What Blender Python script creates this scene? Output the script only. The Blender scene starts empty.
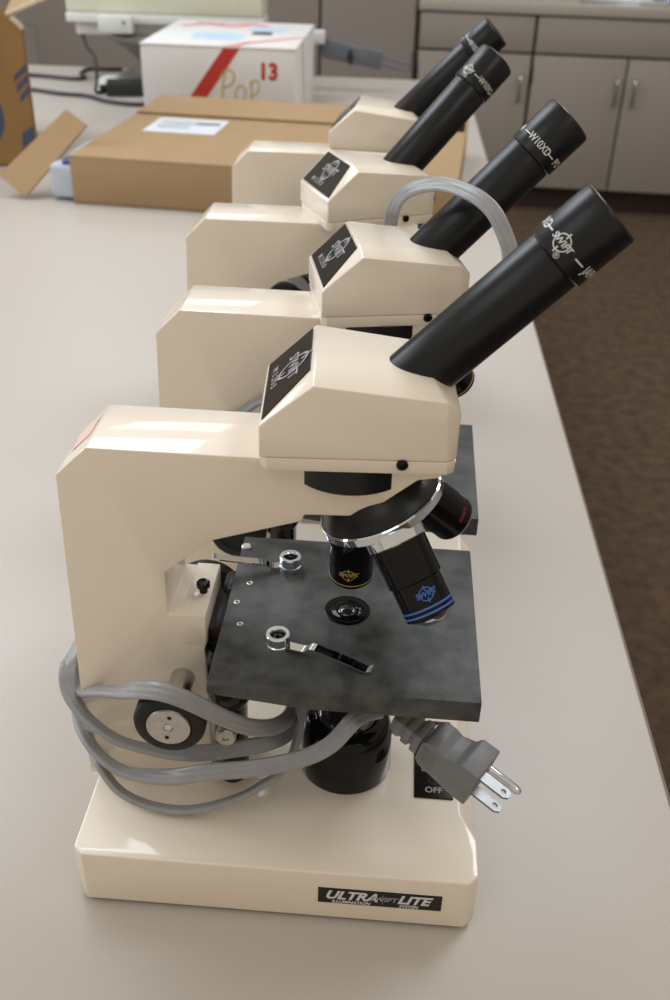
import bpy, bmesh, math, random
from mathutils import Vector, Matrix
random.seed(7)
scene = bpy.context.scene
COL = scene.collection
R = math.radians
TZ = 0.76                                   # table top height above the floor

# ------------------------------------------------------------------ materials
def mat(name, color, rough=0.5, metal=0.0, coat=0.0, noise=None, bump=None, spec=0.5):
    """noise = (scale, other colour, amount); bump = (scale, strength, distance)"""
    m = bpy.data.materials.new(name); m.use_nodes = True
    nt = m.node_tree; b = nt.nodes['Principled BSDF']
    b.inputs['Base Color'].default_value = (*color, 1)
    b.inputs['Roughness'].default_value = rough
    b.inputs['Metallic'].default_value = metal
    b.inputs['Coat Weight'].default_value = coat
    b.inputs['Coat Roughness'].default_value = 0.07
    b.inputs['Specular IOR Level'].default_value = spec
    if noise or bump:
        tc = nt.nodes.new('ShaderNodeTexCoord')
    if noise:
        n = nt.nodes.new('ShaderNodeTexNoise'); n.inputs['Scale'].default_value = noise[0]; n.inputs['Detail'].default_value = 5
        nt.links.new(tc.outputs['Object'], n.inputs['Vector'])
        cr = nt.nodes.new('ShaderNodeValToRGB'); cr.color_ramp.elements[0].position = 0.35; cr.color_ramp.elements[1].position = 0.65
        c2 = [color[i] * (1 - noise[2]) + noise[1][i] * noise[2] for i in range(3)]
        cr.color_ramp.elements[0].color = (*color, 1); cr.color_ramp.elements[1].color = (*c2, 1)
        nt.links.new(n.outputs['Fac'], cr.inputs['Fac']); nt.links.new(cr.outputs['Color'], b.inputs['Base Color'])
    if bump:
        n2 = nt.nodes.new('ShaderNodeTexNoise'); n2.inputs['Scale'].default_value = bump[0]; n2.inputs['Detail'].default_value = 3
        nt.links.new(tc.outputs['Object'], n2.inputs['Vector'])
        bp = nt.nodes.new('ShaderNodeBump'); bp.inputs['Strength'].default_value = bump[1]; bp.inputs['Distance'].default_value = bump[2]
        nt.links.new(n2.outputs['Fac'], bp.inputs['Height']); nt.links.new(bp.outputs['Normal'], b.inputs['Normal'])
    return m

def s2l(r, g, b):
    f = lambda c: (c / 255 / 12.92) if c / 255 <= .04045 else ((c / 255 + .055) / 1.055) ** 2.4
    return (f(r), f(g), f(b))

M = {}
M['cream'] = mat('cream_paint', (0.85, 0.762, 0.655), 0.42, coat=0.8, noise=(60, (0.83, 0.745, 0.64), .35), bump=(350, .04, .0004))
M['black'] = mat('black_satin_metal', (0.008, 0.0085, 0.0105), 0.30, noise=(90, (.012, .013, .016), .5), spec=.32)
M['tube'] = mat('black_anodised_tube', (0.007, 0.0085, 0.0115), 0.29, noise=(80, (.010, .012, .016), .5), spec=.34)
M['stage'] = mat('black_crackle_stage', (0.026, 0.029, 0.032), 0.46, noise=(80, (.092, .100, .093), .75), bump=(1400, .35, .0004))
M['gloss'] = mat('black_gloss', (0.004, 0.004, 0.0055), 0.10, noise=(80, (.006, .006, .008), .5), spec=.24)
M['rubber'] = mat('black_rubber', (0.012, 0.012, 0.0125), 0.55, noise=(120, (.018, .018, .018), .5), spec=.35)
M['chrome'] = mat('chrome', (0.66, 0.72, 0.83), 0.06, metal=1, noise=(50, (.8, .8, .83), .5))
M['prong'] = mat('dull_nickel', (0.33, 0.33, 0.335), 0.38, metal=1, noise=(150, (.25, .25, .25), .6))
M['washer'] = mat('bright_nickel', (0.80, 0.88, 1.0), 0.18, metal=1, noise=(60, (.74, .82, .94), .5))
M['steel'] = mat('brushed_steel', (0.55, 0.54, 0.52), 0.3, metal=1, noise=(200, (.45, .44, .42), .6))
M['alu'] = mat('turned_aluminium', (0.62, 0.60, 0.57), 0.42, metal=1, noise=(300, (.5, .48, .46), .6))
M['cord'] = mat('grey_vinyl', (0.275, 0.28, 0.30), 0.34, noise=(130, (.33, .335, .35), .5))
M['plugm'] = mat('grey_plug_vinyl', (0.185, 0.19, 0.205), 0.45, noise=(130, (.215, .22, .235), .5))
M['plate'] = mat('black_name_plate', (0.009, 0.008, 0.009), 0.30, noise=(70, (.014, .012, .012), .5), spec=.33)
M['print'] = mat('white_print', (0.72, 0.72, 0.74), 0.5, noise=(300, (.66, .66, .7), .4))
M['silverprint'] = mat('silver_print', (0.42, 0.42, 0.45), 0.4, noise=(300, (.32, .32, .35), .5))
M['gold'] = mat('gold_print', (0.55, 0.42, 0.12), 0.4, noise=(300, (.5, .36, .1), .4))
M['blue'] = mat('blue_print', (0.05, 0.17, 0.62), 0.35, noise=(300, (.04, .13, .5), .4))
M['red'] = mat('red_print', (0.5, 0.04, 0.05), 0.4, noise=(300, (.4, .03, .04), .4))
M['redmark'] = mat('dull_red_print', (.24,.02,.03), .4, noise=(200,(.2,.015,.02),.5))
M['darkred'] = mat('dark_red_ring', (.10,.01,.015), .3, noise=(200,(.08,.01,.012),.5))
M['glass'] = mat('lens_glass', (0.02, 0.022, 0.03), 0.03, coat=1, noise=(40, (.03, .03, .04), .4))
M['rocker'] = mat('grey_rocker', (0.42, 0.43, 0.45), 0.4, noise=(90, (.37, .38, .4), .4))
M['pink'] = mat('pink_tape', (0.80, 0.52, 0.47), 0.6, noise=(60, (.78, .58, .51), .5))
M['table'] = mat('beige_laminate', (0.515, 0.472, 0.430), 0.34, noise=(900, (.49, .448, .408), .35), bump=(600, .03, .0003))
M['edge'] = mat('table_edge_band', (0.16, 0.125, 0.10), 0.5, noise=(90, (.2, .16, .13), .4))
M['carpet'] = mat('brown_carpet', (0.16, 0.105, 0.068), 0.95, noise=(30, (.085, .062, .045), .85), bump=(260, .9, .01), spec=.1)
M['kick'] = mat('dark_red_toe_kick', (0.035, 0.016, 0.016), 0.6, noise=(40, (.045, .022, .02), .5))
M['cab'] = mat('grey_beige_cabinet_laminate', (0.30, 0.262, 0.225), 0.5, noise=(300, (.285, .248, .212), .6))
M['cab2'] = mat('grey_brown_tall_cabinet', (0.30, 0.258, 0.228), 0.55, noise=(300, (.285, .245, .215), .6))
M['gap'] = mat('dark_cabinet_carcass', (0.05, 0.042, 0.036), 0.7, noise=(50, (.06, .05, .04), .5))
M['counter'] = mat('counter_laminate', (0.40, 0.36, 0.31), 0.45, noise=(250, (.36, .32, .28), .5))
M['wall'] = mat('painted_block_wall', (0.46, 0.44, 0.41), 0.7, noise=(30, (.43, .41, .38), .5), bump=(120, .3, .003))
M['card'] = mat('brown_cardboard', (0.37, 0.245, 0.128), 0.8, noise=(14, (.335, .22, .115), .6), bump=(90, .08, .001))
M['card2'] = mat('shaded_tan_cardboard', (0.32, 0.185, 0.068), 0.8, noise=(14, (.285, .165, .062), .6), bump=(90, .08, .001))  # tan board darkened, the carton's shade is mixed into this colour
M['cardedge'] = mat('pale_cardboard_edge', (0.68, 0.60, 0.48), 0.85, noise=(150, (.58, .48, .36), .6))
M['white'] = mat('white_card', (0.71, 0.70, 0.69), 0.55, noise=(20, (.67, .66, .66), .5))
M['paper'] = mat('white_paper', (0.70, 0.73, 0.78), 0.7, noise=(70, (.52, .58, .68), .5))
M['wrap'] = mat('blue_white_wrapping', (0.50, 0.54, 0.62), 0.6, noise=(25, (.36, .42, .55), .6))
M['boxred'] = mat('red_ink', (0.52, 0.035, 0.02), 0.55, noise=(40, (.47, .03, .02), .5))
M['boxpink'] = mat('faded_red_tape', (0.68, 0.25, 0.24), 0.6, noise=(40, (.62, .22, .22), .5))
M['marker'] = mat('ochre_marker_ink', (0.56, 0.40, 0.14), 0.6, noise=(90, (.6, .46, .2), .6))
M['lightblue'] = mat('light_blue_print', (0.42, 0.60, 0.80), 0.6, noise=(40, (.55, .68, .8), .6))
M['navy'] = mat('blue_box_print', (0.045, 0.075, 0.16), 0.75, noise=(80, (.09, .11, .16), .6))
M['crt'] = mat('aged_cream_plastic', (0.63, 0.62, 0.49), 0.5, noise=(40, (.6, .59, .46), .5))
M['crt2'] = mat('pale_grey_plastic', (0.60, 0.60, 0.57), 0.5, noise=(40, (.55, .55, .53), .5))
M['crtdark'] = mat('shaded_grey_plastic', (0.20, 0.19, 0.165), 0.55, noise=(40, (.16, .155, .135), .5))  # grey plastic darkened for the shade under the monitor case
M['blackpl'] = mat('black_cable_plastic', (0.014, 0.014, 0.015), 0.5, noise=(60, (.02, .02, .02), .5))
M['slate'] = mat('slate_grey_plastic', (0.095, 0.105, 0.12), 0.5, noise=(30, (.13, .14, .16), .6))

# ------------------------------------------------------------------ mesh helpers
def finish(name, bm, m, parent=None, smooth=35, recalc=True):
    if recalc: bmesh.ops.recalc_face_normals(bm, faces=bm.faces[:])
    me = bpy.data.meshes.new(name); bm.to_mesh(me); bm.free()
    me.materials.append(m)
    if smooth:
        for p in me.polygons: p.use_smooth = True
        me.set_sharp_from_angle(angle=R(smooth))
    o = bpy.data.objects.new(name, me); COL.objects.link(o)
    if parent: o.parent = parent
    return o

def bevel(bm, w, seg=2, ang=25):
    if not w: return
    bmesh.ops.recalc_face_normals(bm, faces=bm.faces[:])
    es = [e for e in bm.edges if len(e.link_faces) == 2 and e.calc_face_angle(0) > R(ang)]
    bmesh.ops.bevel(bm, geom=es, offset=w, segments=seg, affect='EDGES', profile=.5, clamp_overlap=True)

def add_poly(bm, verts, faces):
    vs = [bm.verts.new(v) for v in verts]
    for f in faces:
        try: bm.faces.new([vs[i] for i in f])
        except ValueError: pass
    return vs

def hexa(bm, lo, hi, bev=0, seg=2):
    t = bmesh.new()
    x0, y0, z0 = lo; x1, y1, z1 = hi
    add_poly(t, [(x0,y0,z0),(x1,y0,z0),(x1,y1,z0),(x0,y1,z0),(x0,y0,z1),(x1,y0,z1),(x1,y1,z1),(x0,y1,z1)],
             [(0,3,2,1),(4,5,6,7),(0,1,5,4),(1,2,6,5),(2,3,7,6),(3,0,4,7)])
    bevel(t, bev, seg); merge(bm, t)

def merge(bm, t, mtx=None):
    if mtx is not None: t.transform(mtx)
    me = bpy.data.meshes.new('tmp'); t.to_mesh(me); t.free()
    bm.from_mesh(me); bpy.data.meshes.remove(me)

def box(name, lo, hi, m, parent=None, bev=.001, seg=2):
    bm = bmesh.new(); hexa(bm, lo, hi, bev, seg); return finish(name, bm, m, parent)

def prism_xz(bm, prof, y0, y1, bev=0, seg=2):
    """profile of (x, z) points extruded along y"""
    t = bmesh.new(); n = len(prof)
    add_poly(t, [(x, y0, z) for x, z in prof] + [(x, y1, z) for x, z in prof],
             [tuple(range(n)), tuple(range(2*n-1, n-1, -1))] + [(i, (i+1) % n, n + (i+1) % n, n + i) for i in range(n)])
    bevel(t, bev, seg); merge(bm, t)

def frame_of(axis, ref=(0, 0, 1)):
    a = Vector(axis).normalized(); r = Vector(ref)
    if abs(a.dot(r.normalized())) > .98: r = Vector((1, 0, 0))
    u = (r - a * a.dot(r)).normalized(); v = a.cross(u)
    return a, u, v

def lathe(bm, prof, origin, axis, n=48, ref=(0, 0, 1)):
    """profile of (t along the axis, radius)"""
    a, u, v = frame_of(axis, ref); o = Vector(origin); rings = []
    for t, r in prof:
        if r < 1e-6: rings.append([bm.verts.new(o + a * t)])
        else: rings.append([bm.verts.new(o + a * t + (u * math.cos(2*math.pi*k/n) + v * math.sin(2*math.pi*k/n)) * r) for k in range(n)])
    for A, B in zip(rings, rings[1:]):
        if len(A) == 1 and len(B) == 1: continue
        for k in range(n):
            j = (k+1) % n
            if len(A) == 1: bm.faces.new([A[0], B[j], B[k]])
            elif len(B) == 1: bm.faces.new([A[k], A[j], B[0]])
            else: bm.faces.new([A[k], A[j], B[j], B[k]])

def cyl(bm, p0, p1, r, n=32, bev=.0004):
    p0, p1 = Vector(p0), Vector(p1); L = (p1-p0).length
    lathe(bm, [(0, 0), (0, r-bev), (bev, r), (L-bev, r), (L, r-bev), (L, 0)], p0, p1-p0, n)

def spline(pts, sub=8):
    """Catmull-Rom through tuples of any length"""
    out = []; n = len(pts)
    for i in range(n-1):
        p0, p1, p2, p3 = pts[max(i-1, 0)], pts[i], pts[i+1], pts[min(i+2, n-1)]
        for k in range(sub):
            t = k / sub
            out.append(tuple(.5*((2*b) + (-a+c)*t + (2*a-5*b+4*c-d)*t*t + (-a+3*b-3*c+d)*t**3) for a, b, c, d in zip(p0, p1, p2, p3)))
    out.append(tuple(pts[-1])); return out

def sweep(bm, pts, prof, wide_of):
    """sweep a closed 2D profile; wide_of(i, tangent) gives the profile's x direction"""
    P = [Vector(p[:3]) for p in pts]; n = len(P); m = len(prof); rings = []
    for i in range(n):
        t = (P[min(i+1, n-1)] - P[max(i-1, 0)]).normalized()
        w = wide_of(i, t); w = (w - t * w.dot(t)).normalized(); h = t.cross(w)
        rings.append([bm.verts.new(P[i] + w*x + h*y) for x, y in prof])
    for A, B in zip(rings, rings[1:]):
        for k in range(m): bm.faces.new([A[k], A[(k+1) % m], B[(k+1) % m], B[k]])
    bm.faces.new(rings[0][::-1]); bm.faces.new(rings[-1])

def tube(bm, pts, r, n=12, sub=8):
    pts = spline(pts, sub) if sub > 1 else pts
    prof = [(r*math.cos(2*math.pi*k/n), r*math.sin(2*math.pi*k/n)) for k in range(n)]
    last = [Vector((0.13, .31, .94))]
    def w(i, t):
        v = last[0] - t * last[0].dot(t)
        if v.length < .05: v = Vector((1, .2, .1)) - t * t.dot(Vector((1, .2, .1)))
        last[0] = v.normalized(); return last[0]
    sweep(bm, pts, prof, w)

def flat_cord_profile():
    """three conductors side by side: 9.4 mm by 4.4 mm with two grooves"""
    pts = []
    N = 36
    for k in range(N):
        a = 2*math.pi*k/N
        x = .0046*math.cos(a)
        hgt = .0021*(abs(math.sin(a))**.55) * (1 - .20*math.exp(-((abs(x)-.00155)/.00045)**2))
        pts.append((x, hgt if math.sin(a) >= 0 else -hgt))
    return pts

# ---- printed marks: flat 2-D outlines laid on a surface by a mapping
def text2d(s, size, shear=0, bold=0, sx=1.0):
    c = bpy.data.curves.new('txt', 'FONT'); c.body = s; c.size = size; c.shear = shear; c.offset = bold
    c.align_x = 'CENTER'; c.align_y = 'CENTER'; c.resolution_u = 3
    o = bpy.data.objects.new('txt', c); COL.objects.link(o)
    dg = bpy.context.evaluated_depsgraph_get()
    me = bpy.data.meshes.new_from_object(o.evaluated_get(dg))
    bpy.data.objects.remove(o); bpy.data.curves.remove(c)
    vs = [(v.co.x*sx, v.co.y) for v in me.vertices]; fs = [tuple(p.vertices) for p in me.polygons]
    bpy.data.meshes.remove(me)
    return vs, fs
def ring2d(r, w, n=40, sy=1.0):
    vs = []; fs = []
    for k in range(n):
        a = 2*math.pi*k/n
        vs += [(r*math.cos(a), r*sy*math.sin(a)), ((r+w)*math.cos(a), (r+w)*sy*math.sin(a))]
    for k in range(n):
        j = (k+1) % n; fs.append((2*k, 2*k+1, 2*j+1, 2*j))
    return vs, fs
def bar2d(x0, y0, x1, y1, n=6):
    vs = []; fs = []
    for k in range(n+1):
        t = k/n
        if abs(x1-x0) >= abs(y1-y0): vs += [(x0+(x1-x0)*t, y0), (x0+(x1-x0)*t, y1)]
        else: vs += [(x0, y0+(y1-y0)*t), (x1, y0+(y1-y0)*t)]
    for k in range(n): fs.append((2*k, 2*k+1, 2*k+3, 2*k+2))
    return vs, fs
def shift2d(g, dx, dy): return [(x+dx, y+dy) for x, y in g[0]], g[1]
def join2d(*gs):
    V = []; F = []
    for v, f in gs:
        b = len(V); V += v; F += [tuple(i+b for i in q) for q in f]
    return V, F
def logo2d(L, sy=1.0, rx=.31):
    """crosshair emblem with a word of length L across it"""
    r = L*rx; w = L*.028; h = r*sy
    return join2d(text2d('SWIFT', L/2.75, .12, L*.006, 1.0), ring2d(r, L*.045, sy=sy),
                  bar2d(-w, h*.62, w, h*1.45), bar2d(-w, -h*1.45, w, -h*.62))
def mark(name, g, fn, m, parent=None):
    bm = bmesh.new(); add_poly(bm, [fn(x, y) for x, y in g[0]], g[1])
    return finish(name, bm, m, parent, smooth=0, recalc=False)
def planar(o, ux, uy, off=.00025):
    o, ux, uy = Vector(o), Vector(ux).normalized(), Vector(uy).normalized(); n = ux.cross(uy)
    return lambda x, y: o + ux*x + uy*y + n*off
def wrapped(o, axis, ref, r, off=.0001):
    """x runs round the cylinder, y along its axis; x = 0 faces ref"""
    a = Vector(axis).normalized(); u = (Vector(ref) - a*a.dot(Vector(ref))).normalized(); v = a.cross(u); o = Vector(o)
    return lambda x, y: o + a*y + (u*math.cos(x/r) + v*math.sin(x/r))*(r+off)

def empty(name, loc, rz=0, label=None, cat=None, group=None):
    o = bpy.data.objects.new(name, None); COL.objects.link(o); o.location = loc; o.rotation_euler = (0, 0, rz)
    o.empty_display_size = .05
    tag(o, label, cat, group); return o
def tag(o, label=None, cat=None, group=None, kind=None):
    if label: o['label'] = label
    if cat: o['category'] = cat
    if group: o['group'] = group
    if kind: o['kind'] = kind
    return o

# ------------------------------------------------------------------ camera
cd = bpy.data.cameras.new('camera'); cam = bpy.data.objects.new('camera', cd); COL.objects.link(cam)
CAMZ = TZ + 0.4866
Rw = Matrix(((0.999486906663236, -0.03203003916256763, 0.0), (0.017084979743353303, 0.5331312105932298, -0.8458600450184217), (0.027092930367991267, 0.8454260398654879, 0.5334048970917248)))
cam.matrix_world = Matrix.Translation((0, 0, CAMZ)) @ Rw.to_4x4()
cd.sensor_fit = 'VERTICAL'; cd.sensor_height = 36; cd.sensor_width = 24; cd.lens = 36 * 0.9908787
cd.clip_start = .01; cd.clip_end = 60
cd.dof.use_dof = True; cd.dof.focus_distance = .52; cd.dof.aperture_fstop = cd.lens / 1000 / .0030
scene.camera = cam

# ------------------------------------------------------------------ the microscope (local: x towards the eyepiece, y away from the camera, z up from the table)
VIEW = Vector((-.0459, .8446, -.5334))        # looking direction, used only to decide which way printed marks and the flat cord face
XC = 0.1281                                  # swivel axis of the head
OX = 0.1395                                  # optical axis
EL = R(45.36)
TA = Vector((math.cos(EL), 0, math.sin(EL)))  # eyepiece tube direction in the head's frame
TUBE0 = Vector((.0425, 0, .2962))
NT = R(26); NAX = Vector((math.sin(NT), 0, -math.cos(NT))); NC = Vector((.156, 0, .2195))   # nosepiece axis and centre

def scope_root(loc, rz, label):
    return empty('microscope', (loc[0], loc[1], TZ), rz, label, 'microscope', 'cream microscopes in a row along the table')

def build_scope(root):
    P = {}
    # base ----------------------------------------------------------
    c = .0055; W = .0799; L = .2181; HB = .0404; Z0 = .0032; HF = .0785
    bot = [(c,-W),(L-c,-W),(L,-W+c),(L,HF-c),(L-c,HF),(c,HF),(0,HF-c),(0,-W+c)]
    top = [(c,-W),(L-c,-W),(L,-W+c),(L,HF-c),(L-c,HF),(c,HF),(0,HF-c),(0,-W+c)]
    bm = bmesh.new()
    zb = [Z0]*8
    vs = [(x,y,z) for (x,y),z in zip(bot,zb)]
    # upper rim: full height near the camera's corner, the end falls away as a sloping facet beyond it
    vs += [(c,-W,HB),(L-c,-W,HB),(L,-W+c,HB),(L,-.052,HB),(L-.0085,-.033,HB),(L-.0085,HF-c,HB),(L-c-.004,HF,HB),(c,HF,HB),(0,HF-c,HB),(0,-W+c,HB),
           (L,-.033,HB-.0095),(L,HF-c,HB-.0095),(L-c,HF,HB-.0095)]
    #   8        9          10          11           12               13             14              15        16         17       18               19             20
    fs = [(7,6,5,4,3,2,1,0),(8,9,10,11,12,13,14,15,16,17),(0,1,9,8),(1,2,10,9),(2,3,19,18,11,10),(11,18,12),(12,18,19,13),(13,19,20,14),(3,4,20,19),(4,5,15,14,20),(5,6,16,15),(6,7,17,16),(7,0,8,17)]
    add_poly(bm, vs, fs); bevel(bm, .0013, 3, 15)
    P['base'] = finish('base', bm, M['cream'], root)
    for sx in (.03, L-.03):
        for sy in (-W+.012, HF-.016):
            bm = bmesh.new(); cyl(bm, (sx,sy,0), (sx,sy,Z0+.001), .009, 24)
            finish('rubber_foot', bm, M['rubber'], P['base'])
    bm = bmesh.new(); hexa(bm, (.006,-W+.0025,.0012), (L-.006,HF-.004,Z0+.0005), 0)
    finish('shadow_sheet', bm, M['rubber'], P['base'])  # dark sheet in the foot gap, stands in for the base's shadow line
    o = box('name_strip', (.1331,-W-.0005,.0166), (.1995,-W+.001,.0287), M['plate'], P['base'], .0002, 1)
    # wording on the strip
    f = planar((.1663,-W-.0005,.0227), (1,0,0), (0,0,1))
    g = join2d(shift2d(text2d('ULTRA', .0092, .35, .00035, 1.0), -.0155, .0010), shift2d(text2d('LITE', .0092, .35, .00035, 1.0), .0178, .0010),
               shift2d(text2d('ILLUMINATION', .0030, .3, .0001), -.0155, -.0041), shift2d(text2d('SYSTEM', .0030, .3, .0001), .0155, -.0041))
    g2 = join2d(shift2d(text2d('SWIFT', .0052, .3, .00008), .0017, .0002), shift2d(bar2d(-.0001,-.004,.0001,.004), .0017, 0))
    mark('strip_lettering', g, f, M['print'], P['base']); mark('strip_emblem', g2, f, M['silverprint'], P['base'])
    # arm -----------------------------------------------------------
    WA = .0228
    prof = [(-.0058,HB-.001),(-.0013,.2418),(.0149,.258),(.1805,.258),(.1805,.2525),(.1705,.2507),(.1454,.2289),(.1178,.2278),(.1168,.2240),(.0728,.2095),(.0480,.1882),(.0479,.1615),(.0668,.1615),(.0668,HB-.001)]
    bm = bmesh.new(); prism_xz(bm, prof[::-1], -WA, WA, .0011, 2)
    P['arm'] = finish('arm', bm, M['cream'], root)
    # focusing slide on the ledge, with its stop screw
    P['slide'] = box('focus_slide', (.0548,-WA-.0005,.1430), (.0674,WA+.0005,.1622), M['cream'], P['arm'], .0006)
    bm = bmesh.new(); lathe(bm, [(0,0),(0,.0022),(.0035,.0022),(.0037,.0036),(.0062,.0036),(.0068,.003),(.0068,.0012),(.006,0)], (.0628,-.0025,.1621), (0,0,1), 24)
    finish('stop_screw', bm, M['gloss'], P['arm'])
    ca = Vector((.0149+.0013,0,.258-.2418)).normalized()
    mark('pink_tape', ([(-.014,-.0085),(.006,-.0065),(.006,.0085),(-.016,.0085)], [(0,1,2,3)]), planar((.0068,0,.2499), (0,-1,0), ca, .0003), M['pink'], P['arm'])
    # coarse focus shaft and knob, lower fine knob -------------------
    KX, KZ = .0535, .1192
    bm = bmesh.new(); cyl(bm, (KX,-.018,KZ), (KX,-.052,KZ), .0064, 32)
    P['shaft'] = finish('focus_shaft', bm, M['steel'], root)
    bm = bmesh.new(); lathe(bm, [(0,0),(0,.0145),(.0012,.0175),(.0025,.0186),(.0095,.0186),(.0112,.0178),(.012,.0165),(.012,.0122),(.0112,.0118),(.0112,0)], (KX,-.0478,KZ), (0,-1,0), 64)
    P['knob'] = finish('coarse_focus_knob', bm, M['rubber'], root)
    bm = bmesh.new(); lathe(bm, [(0,0),(0,.0112),(.0008,.0116),(.0018,.0112),(.0018,.0026),(.0010,.0024),(.0010,0)], (KX,-.0590,KZ), (0,-1,0), 48)
    finish('knob_disc', bm, M['alu'], P['knob'])
    bm = bmesh.new()
    for s in (-1,1):
        cyl(bm, (KX+.001*s,-.0598,KZ+.0068*s), (KX+.001*s,-.0611,KZ+.0068*s), .0013, 16)
    finish('pin_hole', bm, M['gloss'], P['knob'])
    bm = bmesh.new(); lathe(bm, [(0,0),(0,.0024),(.0006,.0022),(.001,.001),(.001,0)], (KX,-.0600,KZ), (0,-1,0), 6)
    finish('centre_screw', bm, M['chrome'], P['knob'])
    # far-side knob of the same shaft
    bm = bmesh.new(); lathe(bm, [(0,0),(0,.0160),(.0012,.0193),(.0025,.0204),(.0095,.0204),(.012,.0180),(.012,0)], (KX,.0478,KZ), (0,1,0), 48)
    cyl(bm, (KX,.018,KZ), (KX,.050,KZ), .0064, 24)
    finish('far_focus_knob', bm, M['rubber'], root)
    # rack post under the stage with its small knob
    PX, PY = .0790, -.0235
    bm = bmesh.new(); lathe(bm, [(0,0),(0,.0125),(.028,.0125),(.034,.0105),(.036,.0092),(.088,.0092),(.0925,.0078),(.0940,.0050),(.0945,0)], (PX,PY,.1415), (0,0,-1), 40)
    P['post'] = finish('rack_post', bm, M['gloss'], root)
    bm = bmesh.new(); lathe(bm, [(0,0),(0,.0058),(.0050,.0058),(.0058,.0050),(.0058,.0020),(.0050,.0016),(.0050,0)], (PX-.001,PY-.0085,.0905), (0,-1,0), 32)
    finish('rack_screw', bm, M['steel'], P['post'])
    # stage bracket --------------------------------------------------
    bm = bmesh.new(); hexa(bm, (.0674,-.018,.100), (.0752,.018,.1500), .001)
    hexa(bm, (.0674,-.020,.1335), (.115,.020,.1425), .001)
    hexa(bm, (.0690,.012,.138), (.0800,.034,.1520), .004, 3)
    P['bracket'] = finish('stage_bracket', bm, M['black'], root)
    # stage ----------------------------------------------------------
    X0, X1, WS, ZS = .0749, .2080, .0637, .1537
    bm = bmesh.new()
    prism_xz(bm, [(X0,ZS-.0064),(X0+.05,ZS-.0124),(X1,ZS-.0128),(X1,ZS),(X0,ZS)][::-1], -WS, WS, .0006, 2)
    st = P['stage'] = finish('stage', bm, M['stage'], root)
    bm = bmesh.new(); lathe(bm, [(-.001,0),(-.001,.0124),(.0005,.0122),(.0007,.0112),(.0003,.0098),(.0003,.0072),(.0007,.0066),(.0007,.0058),(.0002,.0054),(.0002,0)], (OX,0,ZS), (0,0,1), 56)
    finish('aperture_ring', bm, M['gloss'], st)
    bm = bmesh.new(); lathe(bm, [(0,0),(0,.0050),(.0006,.0046),(.0012,.0032),(.0014,0)], (OX,0,ZS), (0,0,1), 32)
    finish('condenser_lens', bm, M['glass'], st)
    for hx, hy in ((.0844,.0186),(.0799,.0011),(.0844,-.0171)):
        bm = bmesh.new(); lathe(bm, [(-.001,0),(-.001,.0017),(.0002,.0017),(.0003,.0013),(.0002,.0009),(-.0004,.0007),(-.0004,0)], (hx,hy,ZS), (0,0,1), 20)
        finish('stage_screw', bm, M['steel'], st)
    bm = bmesh.new(); lathe(bm, [(-.001,0),(-.001,.003),(.0006,.003),(.0012,.0022),(.0012,0)], (.0775,.0530,ZS), (0,0,1), 20)
    finish('stage_screw', bm, M['alu'], st)
    for (cx, cy), (tx, ty, tz) in (((.1062,-.0330),(.1545,-.0480,.0012)), ((.1052,.0345),(.0628,.0262,.0085))):
        bm = bmesh.new()
        lathe(bm, [(0,0),(0,.0062),(.0030,.0062),(.0034,.0056),(.0042,.0056),(.0046,.0062),(.0084,.0062),(.0089,.0058),(.0089,.0042),(.0084,.0039),(.0050,.0038),(.0050,0)], (cx,cy,ZS), (0,0,1), 40)
        post = finish('clip_post', bm, M['washer'], st)
        bm = bmesh.new(); lathe(bm, [(0,0),(0,.0035),(.0012,.0033),(.0016,.0024),(.0016,.0010),(.0008,.0008),(.0008,0)], (cx,cy,ZS+.0050), (0,0,1), 24)
        finish('clip_hole_shade', bm, M['gloss'], st)  # black fill standing in for the shade inside the post's hole
        # spring arm: a bent strip from the post to its raised tip
        d = Vector((tx-cx, ty-cy, 0)); Ld = d.length; d.normalize()
        pts = []
        for t_, z_ in ((.10,.0028),(.22,.0030),(.30,.0036),(.36,.0060),(.46,.0058),(.75,.0036),(.93,.0016),(1.0,.0030)) if tz < .005 else ((.10,.0026),(.24,.0028),(.34,.0050),(.45,.0062),(.60,.0072),(.80,.0090),(.95,.0104),(1.0,.0116)):
            p = Vector((cx,cy,ZS)) + d*Ld*t_; pts.append((p.x,p.y,ZS+z_))
        bm = bmesh.new(); w = .0026; sd = Vector((-d.y,d.x,0))
        n_ = len(pts)
        sweep(bm, spline(pts, 4), [(-w,-.0004),(w,-.0004),(w,.0004),(-w,.0004)], lambda i, t: sd)
        finish('clip_arm', bm, M['chrome'], st, 30)
    # lamp housing and switch ----------------------------------------
    bm = bmesh.new(); lathe(bm, [(0,0),(0,.0262),(.0015,.0268),(.030,.0262),(.034,.0245),(.036,.0235),(.0372,.0215),(.038,.0190),(.039,.0180),(.039,0)], (.1422,0,HB), (0,0,1), 64)
    P['lamp'] = finish('lamp_housing', bm, M['gloss'], root)
    bm = bmesh.new(); lathe(bm, [(0,0),(0,.0172),(.003,.0150),(.0052,.0095),(.006,0)], (.1422,0,HB+.0385), (0,0,1), 48)
    finish('lamp_lens', bm, M['glass'], P['lamp'])
    bm = bmesh.new(); lathe(bm, [(0,0),(0,.0125),(.012,.0125),(.016,.0150),(.0285,.0150),(.0285,0)], (OX,0,.1150), (0,0,1), 40)
    P['cond'] = finish('condenser', bm, M['black'], st)
    SX0, SX1, SY0, SY1 = .1833, .2056, -.0245, .0368
    P['switch'] = box('switch_plate', (SX0,SY0,HB-.001), (SX1,SY1,HB+.0012), M['plate'], root, .0005)
    SM = (SX0+SX1)/2
    box('rocker', (SM-.0072,SY0+.0190,HB+.0005), (SM+.0072,SY1-.0160,HB+.0036), M['rocker'], P['switch'], .0006)
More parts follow.
